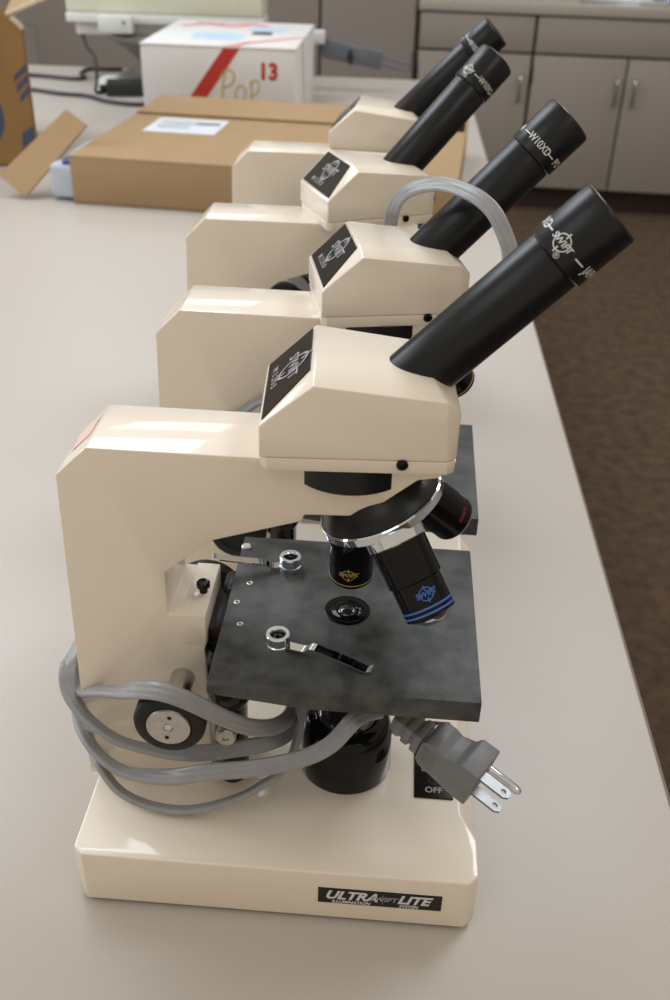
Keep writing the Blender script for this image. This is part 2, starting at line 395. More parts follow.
    mark('off_lettering', text2d('OFF', .0058, 0, .0001), planar((SM,SY0+.0052,HB+.0012), (1,0,0), (0,1,0)), M['silverprint'], P['switch'])
    mark('on_lettering', text2d('ON', .0066, 0, .0001), planar((SM+.001,SY1-.0060,HB+.0012), (-1,0,0), (0,-1,0)), M['print'], P['switch'])
    bm = bmesh.new(); lathe(bm, [(-.0004,0),(-.0004,.0034),(.0004,.0034),(.0005,.0026),(0,.0020),(-.0001,0)], (SM,SY0+.0125,HB+.0011), (0,0,1), 28)
    finish('indicator_dimple', bm, M['rubber'], P['switch'])
    # nosepiece ------------------------------------------------------
    bm = bmesh.new(); lathe(bm, [(-.021,0),(-.021,.0205),(-.0185,.0215),(-.0150,.0262),(-.0088,.0304),(-.0070,.0312),(-.0066,.0300),(-.0014,.0300),(.0000,.0290),(.0020,.0265),(.0030,.010),(.0030,0)], NC, NAX, 72)
    P['nose'] = finish('nosepiece', bm, M['black'], root)
    bm = bmesh.new(); lathe(bm, [(-.0068,.0295),(-.0068,.0318),(-.0062,.0325),(-.0024,.0325),(-.0018,.0319),(-.0018,.0295)], NC, NAX, 72)
    finish('nosepiece_ring', bm, M['chrome'], P['nose'])
    # swivel ring between arm and head
    bm = bmesh.new(); lathe(bm, [(0,0),(0,.0300),(.0006,.0306),(.0128,.0306),(.0128,0)], (OX-.0015,0,.2448), (0,0,1), 72)
    P['swivel'] = finish('swivel_ring', bm, M['black'], root)
    return P

def objective(root, kind, ang):
    """objectives are modelled along -z from the nosepiece's centre, then swung to their place"""
    e0 = Vector((-math.cos(NT), 0, -math.sin(NT)))
    bm = bmesh.new(); start = Vector((0, 0, 0))
    S = {'ten': dict(prof=[(.0,0),(0,.0125),(.014,.0125),(.0148,.0117),(.0392,.0117),(.0404,.0108),(.0404,.0045),(.0392,.0042),(.0392,0)], m='gold', rings=((.0372,.0006),), lr=.0117, lt=.0300),
         'forty': dict(prof=[(0,0),(0,.0138),(.0265,.0138),(.0272,.0127),(.0445,.0127),(.0452,.0118),(.0460,.0100),(.0460,0)], m='blue', rings=((.0396,.0009),(.0422,.0009)), lr=.0127, lt=.0335),
         'four': dict(prof=[(0,0),(0,.0132),(.0235,.0132),(.0243,.0126),(.0340,.0126),(.0353,.0115),(.0353,.006),(.0340,.0056),(.0340,0)], m='red', rings=((.0330,.0004),), lr=.0126, lt=.0285)}[kind]
    zd = Vector((0,0,-1))
    lathe(bm, S['prof'], (0,0,0), zd, 48)
    o = finish('objective', bm, M['gloss'], root)
    for t, w in S['rings']:
        bm = bmesh.new(); r = S['lr']
        lathe(bm, [(t,r-.0005),(t,r+.00012),(t+w,r+.00012),(t+w,r-.0005)], (0,0,0), zd, 48)
        finish('colour_ring', bm, M[S['m']] if kind != 'four' else M['darkred'], o)
    if kind == 'forty':
        bm = bmesh.new(); lathe(bm, [(.0,.010),(.0,.0146),(.0006,.0152),(.0064,.0152),(.0070,.0146),(.0070,.010)], (0,0,0), zd, 48)
        finish('collar', bm, M['chrome'], o)
        bm = bmesh.new(); lathe(bm, [(.0455,0),(.0455,.0085),(.0470,.0080),(.0492,.0055),(.0500,.0030),(.0500,0)], (0,0,0), zd, 40)
        finish('lens_tip', bm, M['chrome'], o)
    else:
        bm = bmesh.new(); t = S['prof'][-1][0]
        lathe(bm, [(t,0),(t,.0042),(t+.0008,.003),(t+.001,0)], (0,0,0), zd, 24)
        finish('front_lens', bm, M['glass'], o)
    g = logo2d(.0105, .9) if kind != 'four' else text2d('SWIFT', .0030, .1, .0001)
    ref = Matrix.Rotation(R(ang), 3, NAX).inverted() @ (-VIEW + Vector(({'ten': -.12, 'forty': .12, 'four': .75}[kind], 0, 0)))
    S['mark'] = mark('marking', g, wrapped((0,0,-S['lt']), (0,0,1), ref, S['lr']), M[S['m']] if kind != 'four' else M['redmark'], o)
    swing(o, ang)
    return o

def swing(o, ang):
    """place an objective at an angle round the nosepiece axis (0 = over the stage hole)"""
    e0 = Vector((-math.cos(NT), 0, -math.sin(NT)))
    q = Matrix.Rotation(R(ang), 3, NAX)
    o.location = NC + (q @ e0) * .0190 + NAX * .0012
    o.rotation_euler = q.to_euler()

def build_head(root, band, rest):
    """head, eyepiece tube and eyepiece turn together about the swivel axis"""
    P = {}
    u0,u1,u2,u3 = -.0322,-.0083,.0506,.0571; w = .0320
    zs,zt,zt2,zt3,zse,zb = .2804,.3017,.2942,.2888,.2647,.2575
    vs = []; 
    for s in (-1, 1):
        vs += [(u0,s*w,zse),(u0,s*w,zs),(u1,s*w,zt-.0012),(u2,s*w,zt2),(u3,s*(w-.003),zt3),(u3,s*(w-.003),zse),(u3-.004,s*w,zse),(u1,-.0200 if s < 0 else .0316,zt+.0014),(u2-.006,-.0130 if s < 0 else .0250,zt2+.0042)]
    #         0            1           2                3            4                   5                  6               7             8
    n = 9
    fs = [(0,6,5,4,3,2,1)]; fs = []
    for b in (0, n):
        fs += [(b+0,b+6,b+3,b+2,b+1),(b+6,b+5,b+4,b+3),(b+1,b+2,b+7),(b+2,b+3,b+8,b+7),(b+3,b+4,b+8)]
    fs += [(1,7,n+7,n+1),(7,8,n+8,n+7),(8,4,n+4,n+8),(4,5,n+5,n+4),(0,1,n+1,n+0),(0,n+0,n+6,n+5,5,6)]
    bm = bmesh.new(); add_poly(bm, vs, fs); bevel(bm, .0011, 2, 8)
    h = P['head'] = finish('head', bm, M['cream'], root)
    # lower shell of the head, parted by a fine seam
    bm = bmesh.new()
    ol = [(u0+.0032,-w),(u3-.004,-w),(u3,-w+.003),(u3,w-.003),(u3-.004,w),(u0+.0032,w),(u0,w-.0032),(u0,-w+.0032)]
    vv = [(x,y,zb) for x,y in [(a*.985+.0002,b*.975) for a,b in ol]] + [(x,y,zse-.0003) for x,y in ol]
    add_poly(bm, vv, [tuple(range(7,-1,-1)), tuple(range(8,16))] + [(i,(i+1)%8,8+(i+1)%8,8+i) for i in range(8)]); bevel(bm, .0006, 2, 15)
    P['shell'] = finish('lower_shell', bm, M['cream'], h)
    for s in (-1, 1):
        bm = bmesh.new(); lathe(bm, [(0,0),(0,.0027),(.0012,.0027),(.0016,.0021),(.0016,.0013),(.0006,.001),(.0006,0)], (.0325,s*(w-.0006),.2628), (0,s,0), 24)
        finish('clamp_screw', bm, M['gloss'], h)
    # name plate lying on the rear slope
    up = Vector((u1-u0,0,zt+.0014-zs)).normalized(); nrm = Vector((-up.z,0,up.x)); Ls = (Vector((u1-u0,0,zt+.0014-zs))).length
    B0 = Vector((u0,0,zs))
    bm = bmesh.new(); q = []
    for off in (-.0003, .00055):
        for t, y in ((.0022,.0290),(.0022,-.0288),(Ls-.0020,-.0178),(Ls-.0020,.0288)):
            q.append(B0 + up*t + Vector((0,y,0)) + nrm*off)
    add_poly(bm, q, [(3,2,1,0),(4,5,6,7),(0,1,5,4),(1,2,6,5),(2,3,7,6),(3,0,4,7)])
    pl = finish('name_plate', bm, M['plate'], h, 0)
    f = planar(B0 + up*(Ls*.60) + Vector((0,.002,0)) + nrm*.00055, (0,-1,0), up, .0002)
    mark('plate_emblem', logo2d(.0240, 1.5, .235), f, M['silverprint'], h)
    f = planar(B0 + up*(Ls*.23) + Vector((0,.006,0)) + nrm*.00055, (0,-1,0), up, .0002)
    mark('plate_lettering', text2d('M 3 2 0 0', .0056, 0, .00006, 1.0), f, M['silverprint'], h)
    # tube
    LT = .0743
    bm = bmesh.new(); lathe(bm, [(-.030,0),(-.030,.0146),(.0,.0146),(LT-.0006,.0146),(LT,.0142),(LT,0)], TUBE0, TA, 64)
    P['tube'] = finish('eyepiece_tube', bm, M['tube'], root)
    # eyepiece
    bm = bmesh.new(); lathe(bm, [(0,0),(0,.0150),(.0006,.0157),(.0285,.0157),(.0296,.0150),(.0300,.0143),(.0296,.0128),(.0262,.0105),(.0240,.0095),(.0240,0)], TUBE0 + TA*LT, TA, 72)
    e = P['eyepiece'] = finish('eyepiece', bm, M['tube'], root)
    bm = bmesh.new(); lathe(bm, [(0,0),(0,.0094),(.0012,.008),(.0020,.004),(.0022,0)], TUBE0 + TA*(LT+.0238), TA, 40)
    finish('eye_lens', bm, M['glass'], e)
    P['band'] = band_marks(e, band)
    for o in P.values():
        if o.parent is root: o.location = (XC,0,0)
    return P

def band_marks(e, spec):
    """white print round the eyepiece; spec = list of (angle in degrees, what)"""
    LT = .0743; r = .0157; gs = []
    for ang, what in spec:
        x = R(ang) * r
        if what == '-': g = bar2d(-.0027,-.00035,.0027,.00035)
        elif what == 'logo': g = join2d(logo2d(.0112), shift2d(text2d('\u00ae', .0038), .0024, -.0052))
        else: g = text2d(what, .0062, 0, .0001, .78)
        gs.append(shift2d(g, x, 0))
    # reading direction runs round the barrel with the letters' tops towards the eye
    return mark('eyepiece_lettering', join2d(*gs), wrapped(TUBE0 + TA*(LT+.0072), TA, (0,-1,0), r), M['print'], e)

CORDPROF = flat_cord_profile()
def build_cord(root, pts, name='power_cord', sub=8):
    sp = spline(pts, sub); bm = bmesh.new()
    def wide(i, t):
        tw = min(max(sp[i][3], 0), 1) * math.pi/2
        face = VIEW.cross(t)
        if face.length < .15: face = Vector((0,0,1))
        face = face - t*face.dot(t); face.normalize()
        edge = t.cross(face)
        if edge.dot(VIEW) < 0: edge = -edge
        return face*math.cos(tw)*(1 if face.z >= 0 else -1) + edge*math.sin(tw)
    # keep the frame continuous
    prev = [None]
    def cont(i, t):
        v = wide(i, t)
        if prev[0] is not None:
            if v.dot(prev[0]) < 0: v = -v
            v = (v + prev[0]*1.5).normalized()
        prev[0] = v; return v
    sweep(bm, sp, CORDPROF, cont)
    return finish(name, bm, M['cord'], root, 60)

FX = Vector((0.8182,-0.5125,-0.2607)); GX = Vector((0.5283,0.849,-0.0108)); BX = Vector((0.2268,-0.1289,0.9654))
PLUG0 = Vector((.212,-.062,.0973))           # middle of the prong face
def build_plug(cord):
    mtx = Matrix((FX, GX, BX)).transposed().to_4x4(); mtx.translation = PLUG0
    bm = bmesh.new()
    # body: outline in (f, b), extruded along g; waisted grip behind a wide prong face
    prof = [(0,-.0128),(0,.0115),(-.0105,.0115),(-.0140,.0088),(-.0200,.0082),(-.0250,.0098),(-.0310,.0092),(-.0335,.0062),(-.0335,-.0068),(-.0305,-.0098),(-.0185,-.0112),(-.0090,-.0128)]
    t = bmesh.new(); n = len(prof); g0, g1 = -.0072, .0165
    add_poly(t, [(f,g0,b) for f,b in prof]+[(f,g1 - (0 if f > -.012 else .004),b) for f,b in prof],
             [tuple(range(n)), tuple(range(2*n-1,n-1,-1))]+[(i,(i+1)%n,n+(i+1)%n,n+i) for i in range(n)])
    bevel(t, .0009, 2, 20); merge(bm, t)
    for k in range(3):                        # ribbed strain relief
        t = bmesh.new(); hexa(t, (-.0390-.0062*k,-.0058+.0004*k,-.0068+.0005*k), (-.0342-.0062*k,.0090-.0004*k,.0068-.0005*k), .0012); merge(bm, t)
    t = bmesh.new(); hexa(t, (-.0535,-.0042,-.0050), (-.030,.0070,.0052), .0015); merge(bm, t)
    for k in range(4):                        # grip ridges on the side
        t = bmesh.new(); hexa(t, (-.0310+.0021*k,-.0078,-.0060), (-.0300+.0021*k,-.0070,.0060), .0003,1); merge(bm, t)
    bm.transform(mtx)
    pl = finish('plug', bm, M['plugm'], cord)
    for b in (.0063,-.0063):
        t = bmesh.new(); z = .00075
        # flat blade with rounded tip corners and a hole
        out = [(0,-.0032),(.0142,-.0032),(.0166,-.0014),(.0166,.0014),(.0142,.0032),(0,.0032)]
        hole = [(.0128+.0015*math.cos(a),.0015*math.sin(a)) for a in [math.pi*2*k/12 for k in range(12)]]
        vs = [(x,y,b-z) for x,y in out]+[(x,y,b-z) for x,y in hole]+[(x,y,b+z) for x,y in out]+[(x,y,b+z) for x,y in hole]
        ed_out = list(range(6)); 
        bmv = [t.verts.new(v) for v in vs]
        for base in (0,18):
            e = [t.edges.new((bmv[base+i], bmv[base+(i+1)%6])) for i in range(6)]+[t.edges.new((bmv[base+6+i], bmv[base+6+(i+1)%12])) for i in range(12)]
            bmesh.ops.triangle_fill(t, use_beauty=True, edges=e)
        for i in range(6): t.faces.new([bmv[i],bmv[(i+1)%6],bmv[18+(i+1)%6],bmv[18+i]])
        for i in range(12): t.faces.new([bmv[6+i],bmv[6+(i+1)%12],bmv[24+(i+1)%12],bmv[24+i]])
        t.transform(mtx); finish('prong', t, M['prong'], pl, 30)
    t = bmesh.new(); lathe(t, [(0,0),(0,.0024),(.0165,.0024),(.0186,.0018),(.0196,.0008),(.0197,0)], (0,.0119,0), (1,0,0), 24)
    t.transform(mtx); finish('ground_pin', t, M['chrome'], pl)
    return pl

S3 = [(0.160,-.033,.1150,.3),(.1530,-.040,.1190,.3),(0.1461,-0.05,0.1215,.3),(0.1354,-0.052,0.1063,.2),(0.1201,-0.054,0.0966,.1),(0.0967,-0.056,0.0896,.05),(0.0726,-0.056,0.0841,.05),(0.0501,-0.053,0.0746,.5),(0.0263,-0.047,0.0686,.85),(0.0107,-0.04,0.0696,.9),(-0.0021,-0.028,0.0715,.8),(-0.0111,-0.012,0.0742,.5)]
L1 = [(-.0145,.006,.084,.5),(-.008,.026,.094,.5),(.012,.038,.100,.5),(.045,.040,.102,.5),(.088,.034,.098,.5),(.112,.012,.090,.5)]
S1 = [(0.1113,-0.010,0.0868,.3),(0.1046,-0.03,0.0949,.2),(0.0933,-0.048,0.111,0),(0.0807,-0.062,0.1313,0),(0.0678,-0.0700,0.1476,0),(0.0559,-0.070,0.1523,0),(0.0419,-0.060,0.1434,.2),(0.0234,-0.042,0.124,.8),(0.0066,-0.03,0.1112,.8),(-0.0063,-0.015,0.0983,.8)]
L2 = [(-.0125,.008,.098,.5),(-.004,.026,.112,.5),(.016,.031,.116,.5),(.045,.032,.118,.5),(.088,.026,.110,.5),(.110,.008,.098,.5)]
S2 = [(0.1140,-0.006,0.0900,.5),(0.1107,-0.016,0.0784,.3),(0.1009,-0.028,0.0803,.1),(0.0827,-0.036,0.0813,.1),(0.0619,-0.042,0.0824,.4),(0.04,-0.042,0.0825,.85),(0.0194,-0.04,0.0859,.9),(0.0012,-0.032,0.092,.8),(-0.0104,-0.022,0.0992,.5),(-0.0148,-0.012,0.1067,.3),(-0.0148,0.002,0.1085,.5)]
L3 = [(-.010,.022,.112,.5),(.012,.034,.130,.5),(.045,.036,.134,.5),(.086,.030,.120,.5),(.112,.010,.108,.5)]
S4 = [(0.1160,-0.008,0.0960,.6),(0.1165,-0.022,0.0850,.8),(0.1115,-0.038,0.074,.95),(0.0987,-0.046,0.0658,1),(0.0843,-0.05,0.0577,1),(0.0588,-0.05,0.0460,1),(0.0358,-0.048,0.0448,1),(0.018,-0.043,0.0489,1),(0.0052,-0.032,0.0541,1),(-0.0032,-0.018,0.0546,.6),(-.0110,-.002,.0555,.5),(-.013,.010,.0545,.5),(-.009,.020,.0520,.5)]
COIL = S3+L1+S1+L2+S2+L3+S4

# the four microscopes: (x, y, yaw, head yaw)
POSE = [(-.1309,.4249,-3.1113,3.549), (-.1126,.5991,-3.9103,12.8723), (-.1221,.7902,-2.5306,24.0555), (-.1093,1.0159,-2.0807,-4.0034)]
LAB = ['nearest cream microscope, grey cord coiled round its column and three-prong plug hanging out',
       'second cream microscope back, with a grey cord arching up behind its head',
       'third cream microscope back, head swivelled so its black name plate faces the camera',
       'farthest cream microscope, beside the flat brown box and partly hidden by the others']
BANDS = [[(-103,'W10XD'),(-70,'-'),(-34,'logo'),(8,'-'),(50,'JAPAN')],
         [(-94,'N'),(-68,'-'),(-28,'W10XD'),(8,'-'),(36,'PO')],
         [(-72,'logo'),(-36,'-'),(4,'W10XD'),(42,'-')],
         [(-84,'logo'),(-52,'-'),(-12,'W10XD'),(26,'-')]]
OBJANG = [(15,-102,137), (132,12,-108), (15,-102,137), (15,-102,137)]
roots = []
r0 = scope_root(POSE[0][:2], R(POSE[0][2]), LAB[0]); roots.append(r0)
P0 = build_scope(r0)
H0 = build_head(r0, BANDS[0], None)
objs0 = [objective(r0, k, a) for k, a in zip(('ten','forty','four'), OBJANG[0])]

def copy_part(o, parent, made):
    c = o.copy(); COL.objects.link(c); c.parent = parent; made[o.name] = c
    for ch in list(o.children): copy_part(ch, c, made)
    return c
protos = list(r0.children)                    # everything but the cord
cord0 = build_cord(r0, COIL); build_plug(cord0)
headnames = {H0[k].name for k in ('head','tube','eyepiece')}
for i in (1, 2, 3):
    r = scope_root(POSE[i][:2], R(POSE[i][2]), LAB[i]); roots.append(r)
    for ch in protos:
        made = {}
        c = copy_part(ch, r, made)
        if ch.name in headnames: c.rotation_euler = (0,0,R(POSE[i][3]))
        if ch is H0['eyepiece']:
            old = made[H0['band'].name]; bpy.data.objects.remove(old)
            band_marks(c, BANDS[i])
        if i == 1 and 'knob_disc' in made:
            for k in ('knob_disc', 'centre_screw', 'pin_hole'): bpy.data.objects.remove(made[k])
        if ch in objs0: swing(c, OBJANG[i][objs0.index(ch)])
        if i == 1 and ch in (P0['stage'], P0['bracket'], P0['post']): c.location.z = -.0067 if ch is not P0['post'] else 0
        if 'pink_tape' in made: bpy.data.objects.remove(made['pink_tape'])
    if i > 1:
        copy_part(cord0, r, {})
for k in ('head','tube','eyepiece'): H0[k].rotation_euler = (0,0,R(POSE[0][3]))
CORD2 = [(-.006,.010,.050,.5),(-.016,.004,.075,.5),(-.014,-.012,.120,.5),(-.003,-.030,.155,.5),(.025,-.0330,.176,.5),(.0521,-.0300,.1930,.6),(.0663,-.0310,.2040,.6),(.090,-.044,.214,.5),(.1175,-.055,.2240,.5),(.1534,-.060,.2279,.4),(.1779,-.062,.2516,.3),(.1953,-.062,.2771,.1),(.2072,-.058,.3007,0),(.2083,-.052,.3129,0),(.2048,-.046,.3220,0),(.1970,-.036,.3325,0),(.1849,-.022,.3374,0),(.1682,.000,.3359,0),(.1510,.020,.3264,0),(.1422,.036,.3124,0),(.1396,.045,.2970,0),(.138,.052,.270,.2),(.130,.060,.220,.4),(.110,.066,.150,.5),(.085,.062,.090,.5),(.050,.056,.060,.5),(.022,.050,.0465,.5)]
build_cord(roots[1], CORD2)

# ------------------------------------------------------------------ table, floor, cabinets
TY = R(-2.5384)
tb = empty('lab_table', (0,0,0), TY, 'long beige laminate table carrying the row of microscopes', 'table')
box('tabletop', (-1.45,-.45,TZ-.032), (.1966,3.0283,TZ), M['table'], tb, .0015)
box('edge_band', (.1960,-.449,TZ-.031), (.1985,3.0275,TZ-.0012), M['edge'], tb, .0004)
box('pedestal', (-1.30,-.25,.09), (-.06,2.85,TZ-.032), M['cab'], tb, .002)
box('toe_kick', (-1.24,-.19,.0), (-.12,2.79,.09), M['kick'], tb, .001)

bm = bmesh.new(); hexa(bm, (-4,-3,-.05), (5,7,0))
tag(finish('floor', bm, M['carpet']), kind='structure')
CO = Vector((1.0,4.46,0)); CY = R(-5)
def cab_empty(name, s, label, cat, group=None, t=0, z=0):
    p = CO + Vector((math.cos(CY)*s - math.sin(CY)*t, math.sin(CY)*s + math.cos(CY)*t, z))
    return empty(name, p, CY, label, cat, group)
def zz(z): return TZ + z
def pull(parent, x, z0, z1):
    bm = bmesh.new()
    tube(bm, [(x,0,z0),(x,-.018,z0+.004),(x,-.026,z0+.016),(x,-.026,z1-.016),(x,-.018,z1-.004),(x,0,z1)], .006, 10, 5)
    return finish('handle', bm, M['steel'], parent)
FT = zz(.030)
# left base cabinet (one door, one drawer)
def base_cab(s0, s1, label, split):
    c = cab_empty('base_cabinet', s0, label, 'cabinet', 'base cabinets along the back wall'); w = s1-s0
    box('carcass', (0,0,zz(-.66)), (w,.56,FT), M['gap'], c, .002)
    box('toe_kick', (0,.05,0), (w,.56,zz(-.66)), M['kick'], c, .001)
    d = box('drawer', (.010,-.019,zz(-.112)), (w-.004,0,zz(.022)), M['cab'], c, .002)
    xs = [.010] + split + [w-.004]
    for a, b in zip(xs, xs[1:]):
        dr = box('door', (a+(0 if a == .010 else .004),-.019,zz(-.655)), (b-(.004 if b != w-.004 else 0),0,zz(-.122)), M['cab'], c, .002)
        if len(xs) == 2: hs = [b-.034]
        else: hs = [b-.032] if b != w-.004 else [a+.040]
        for h in hs:
            hd = pull(dr, h, zz(-.300), zz(-.198)); hd.location = (0,-.019,0)
    for hz in (-.20,):
        h = box('hinge', (.004,-.022,zz(hz-.035)), (.012,-.001,zz(hz+.035)), M['blackpl'], c, .001)
    return c
base_cab(-.722, -.242, 'grey beige base cabinet with one door, left of the double-door one on the back wall', [])
base_cab(-.242, .560, 'grey beige base cabinet with a pair of doors, at the right edge of the photo', [.393])
ct = cab_empty('countertop', -.722, 'beige laminate counter over the base cabinets by the back wall', 'countertop')
box('worktop', (0,-.030,FT), (1.282,.60,zz(.072)), M['counter'], ct, .003)
# shiny tray on the counter
tr = cab_empty('metal_tray', -.06, 'shiny metal tray lying on the far counter at the top right', 'tray')
bm = bmesh.new()
for lo, hi in (((0,.005,zz(.072)),(.42,.34,zz(.0745))),((0,.005,zz(.0745)),(.42,.022,zz(.090))),((0,.323,zz(.0745)),(.42,.34,zz(.090))),((0,.022,zz(.0745)),(.017,.323,zz(.090))),((.403,.022,zz(.0745)),(.42,.323,zz(.090)))):
    hexa(bm, lo, hi, .001)
finish('tray_body', bm, M['chrome'], tr)
bm = bmesh.new(); hexa(bm, (.05,.05,zz(.0745)), (.30,.26,zz(.083)), .002); finish('tray_liner', bm, M['paper'], tr)

# tall cabinets at the back left
tc = cab_empty('tall_cabinet', -2.350, 'wide grey brown tall cabinet on the back wall behind the white box', 'cabinet')
box('carcass', (0,0,.10), (1.222,.56,2.10), M['gap'], tc, .002); box('toe_kick', (0,.05,0), (1.222,.56,.10), M['kick'], tc, .001)
box('door', (.0,-.019,.11), (1.216,0,2.09), M['cab2'], tc, .002)
tc = cab_empty('tall_cabinet', -1.128, 'narrow grey brown tall cabinet between the wide one and the counter', 'cabinet')
box('carcass', (0,0,.10), (.406,.56,2.10), M['gap'], tc, .002); box('toe_kick', (0,.05,0), (.406,.56,.10), M['kick'], tc, .001)
box('door', (.005,-.019,.11), (.394,0,2.09), M['cab2'], tc, .002)
# block wall
def wallbox(name, s0, s1, t0, t1, z0, z1, m):
    bm = bmesh.new(); hexa(bm, (s0,t0,z0), (s1,t1,z1)); o = finish(name, bm, m); o.location = CO; o.rotation_euler = (0,0,CY)
    return tag(o, kind='structure')
wm = M['wall']; nt = wm.node_tree; b = nt.nodes['Principled BSDF']
tcn = nt.nodes.new('ShaderNodeTexCoord'); mp = nt.nodes.new('ShaderNodeMapping'); mp.inputs['Rotation'].default_value = (R(90),0,0); mp.inputs['Location'].default_value = (0,.183,0)
bk = nt.nodes.new('ShaderNodeTexBrick'); bk.inputs['Scale'].default_value = 1; bk.inputs['Brick Width'].default_value = .4; bk.inputs['Row Height'].default_value = .2; bk.inputs['Mortar Size'].default_value = .006
bk.inputs['Color1'].default_value = (.46,.44,.41,1); bk.inputs['Color2'].default_value = (.45,.43,.40,1); bk.inputs['Mortar'].default_value = (.36,.345,.32,1)
nt.links.new(tcn.outputs['Object'], mp.inputs['Vector']); nt.links.new(mp.outputs['Vector'], bk.inputs['Vector']); nt.links.new(bk.outputs['Color'], b.inputs['Base Color'])
wallbox('wall_back', -4.9, 3.2, .62, .74, 0, 2.75, M['wall'])
def sidewall(name, x0, x1):
    bm = bmesh.new(); hexa(bm, (x0,-3,0), (x1,5.2,2.75)); return tag(finish(name, bm, M['wall2']), kind='structure')
M['wall2'] = mat('painted_side_wall', (0.52, 0.49, 0.45), 0.75, noise=(3, (.49, .46, .42), .5), bump=(90, .1, .002))
sidewall('wall_left', -3.92, -3.80); sidewall('wall_right', 3.80, 3.92)

# ------------------------------------------------------------------ things on the table behind the microscopes
def yawframe(x, y, deg): return Matrix.Translation((x,y,TZ)) @ Matrix.Rotation(R(deg),4,'Z')
# flat brown box (origin at its near left corner)
bb = empty('cardboard_box', (-.462,1.695,TZ), R(-7.4), 'flat brown cardboard box with a white shipping label, lying behind the microscopes', 'box')
LBX, DBX, HBX = .648, .515, .080
bm = bmesh.new(); w = .004
for lo, hi in (((0,0,0),(LBX,w,HBX-.004)),((0,DBX-w,0),(LBX,DBX,HBX-.004)),((LBX-w,0,0),(LBX,DBX,HBX-.004)),((0,0,0),(LBX,DBX,w))): hexa(bm, lo, hi, .0012)
finish('box_body', bm, M['card'], bb)
bm = bmesh.new(); hexa(bm, (0,0,HBX-.005), (LBX,.360,HBX), .0015); finish('lid_flap', bm, M['card'], bb)
t = bmesh.new(); hexa(t, (.0,0,0), (LBX-.02,.165,.004), .0012); bm = bmesh.new(); merge(bm, t, Matrix.Translation((.004,.352,HBX+.001)) @ Matrix.Rotation(R(.6),4,'X'))
finish('lid_flap', bm, M['card'], bb)
bm = bmesh.new(); add_poly(bm, [(.060,.205,HBX+.0006),(.196,.205,HBX+.0006),(.196,.328,HBX+.0006),(.060,.328,HBX+.0006)], [(0,1,2,3)])
sl = finish('shipping_label', bm, M['paper'], bb, 0)
g = []
for k in range(4): g.append(shift2d(bar2d(-.03,-.0022,.03,.0022), .102 + .006*(k % 2), .300-.018*k))
for k in range(14): g.append(shift2d(bar2d(-.0009,-.012,.0009+.0006*(k % 3),.012), .140+.0035*k, .29))
mark('label_printing', join2d(*g), planar((0,0,HBX+.0006), (1,0,0), (0,1,0), .0003), M['slate'], sl)
# flap hanging from the open left end
a, b_, c_, d_ = [Vector(v) for v in ((-.4851,1.8021,.13),(-.4451,1.7766,.11),(-.5453,1.7055,.004),(-.5938,1.7275,.034))]
inv = (Matrix.Translation((-.462,1.695,0)) @ Matrix.Rotation(R(-7.4),4,'Z')).inverted()
q = [inv @ v for v in (a,b_,c_,d_)]
nq = (q[1]-q[0]).cross(q[2]-q[1]).normalized()*.004
bm = bmesh.new(); add_poly(bm, [v for v in q]+[v-nq for v in q], [(0,1,2,3),(7,6,5,4),(0,4,5,1),(1,5,6,2),(2,6,7,3),(3,7,4,0)]); bevel(bm,.0008,1)
finish('end_flap', bm, M['card'], bb)
# wrapped contents sticking out of the open end
ww = empty('wrapped_parcel', (-.462,1.695,TZ), R(-7.4), 'blue and white wrapped contents poking out of the flat brown box', 'parcel')
bm = bmesh.new(); hexa(bm, (-.042,.010,.0045), (.30,.200,.060), .006, 3); finish('wrapping', bm, M['wrap'], ww)
bm = bmesh.new(); hexa(bm, (-.020,.014,.0600), (.29,.196,.0665), .002); finish('blue_sleeve', bm, mat('blue_sleeve_print', (.05,.065,.20), .55, noise=(40,(.09,.11,.26),.6)), ww)

# white box with red stripe
wb = empty('white_box', (-.4507,2.3152,TZ), R(-3.6), 'white cardboard box with a red diagonal stripe, a red 13 and marker writing', 'box')
WL, WD, WH = .336, .415, .170
bm = bmesh.new(); hexa(bm, (0,0,0), (WL,WD,WH), .003); finish('box_body', bm, M['white'], wb)
bm = bmesh.new(); hexa(bm, (-.0012,-.0012,WH-.003), (WL+.0012,WD,WH+.0012), .001); finish('lid_flap', bm, M['white'], wb)
ff = planar((0,0,0), (1,0,0), (0,0,1), .0006)
mark('red_stripe', ([(.054,0),(.093,0),(.217,WH-.003),(.181,WH-.003)], [(0,1,2,3)]), ff, M['boxred'], wb)
mark('box_number', shift2d(text2d('13', .046, 0, .0022, .95), .278, .122), ff, M['boxred'], wb)
def stroke(pts, wd): 
    vs=[];fs=[];p=spline(pts,6)
    for i,(x,y) in enumerate(p):
        x1,y1=p[min(i+1,len(p)-1)];x0,y0=p[max(i-1,0)];l=math.hypot(x1-x0,y1-y0) or 1
        vs+=[(x-(y1-y0)/l*wd,y+(x1-x0)/l*wd),(x+(y1-y0)/l*wd,y-(x1-x0)/l*wd)]
    for i in range(len(p)-1): fs.append((2*i,2*i+1,2*i+3,2*i+2))
    return vs,fs
hand = join2d(stroke([(.176,.058),(.178,.090),(.184,.120)],.0022), stroke([(.172,.108),(.186,.124),(.202,.118),(.200,.098),(.178,.086)],.0022),
              stroke([(.214,.092),(.206,.080),(.208,.066),(.222,.064),(.228,.078),(.222,.092),(.212,.092)],.0020),
              stroke([(.240,.050),(.241,.075),(.240,.104)],.0022), stroke([(.238,.096),(.250,.106),(.258,.094),(.252,.078),(.240,.074)],.0020),
              stroke([(.182,.046),(.196,.050),(.208,.049)],.0022), stroke([(.196,.048),(.194,.030),(.193,.012)],.0022),
              stroke([(.226,.040),(.218,.030),(.220,.016),(.230,.018),(.231,.040),(.232,.014)],.0020), stroke([(.246,.048),(.247,.030),(.247,.012)],.0020), stroke([(.247,.028),(.258,.030),(.258,.014),(.248,.012)],.0020))
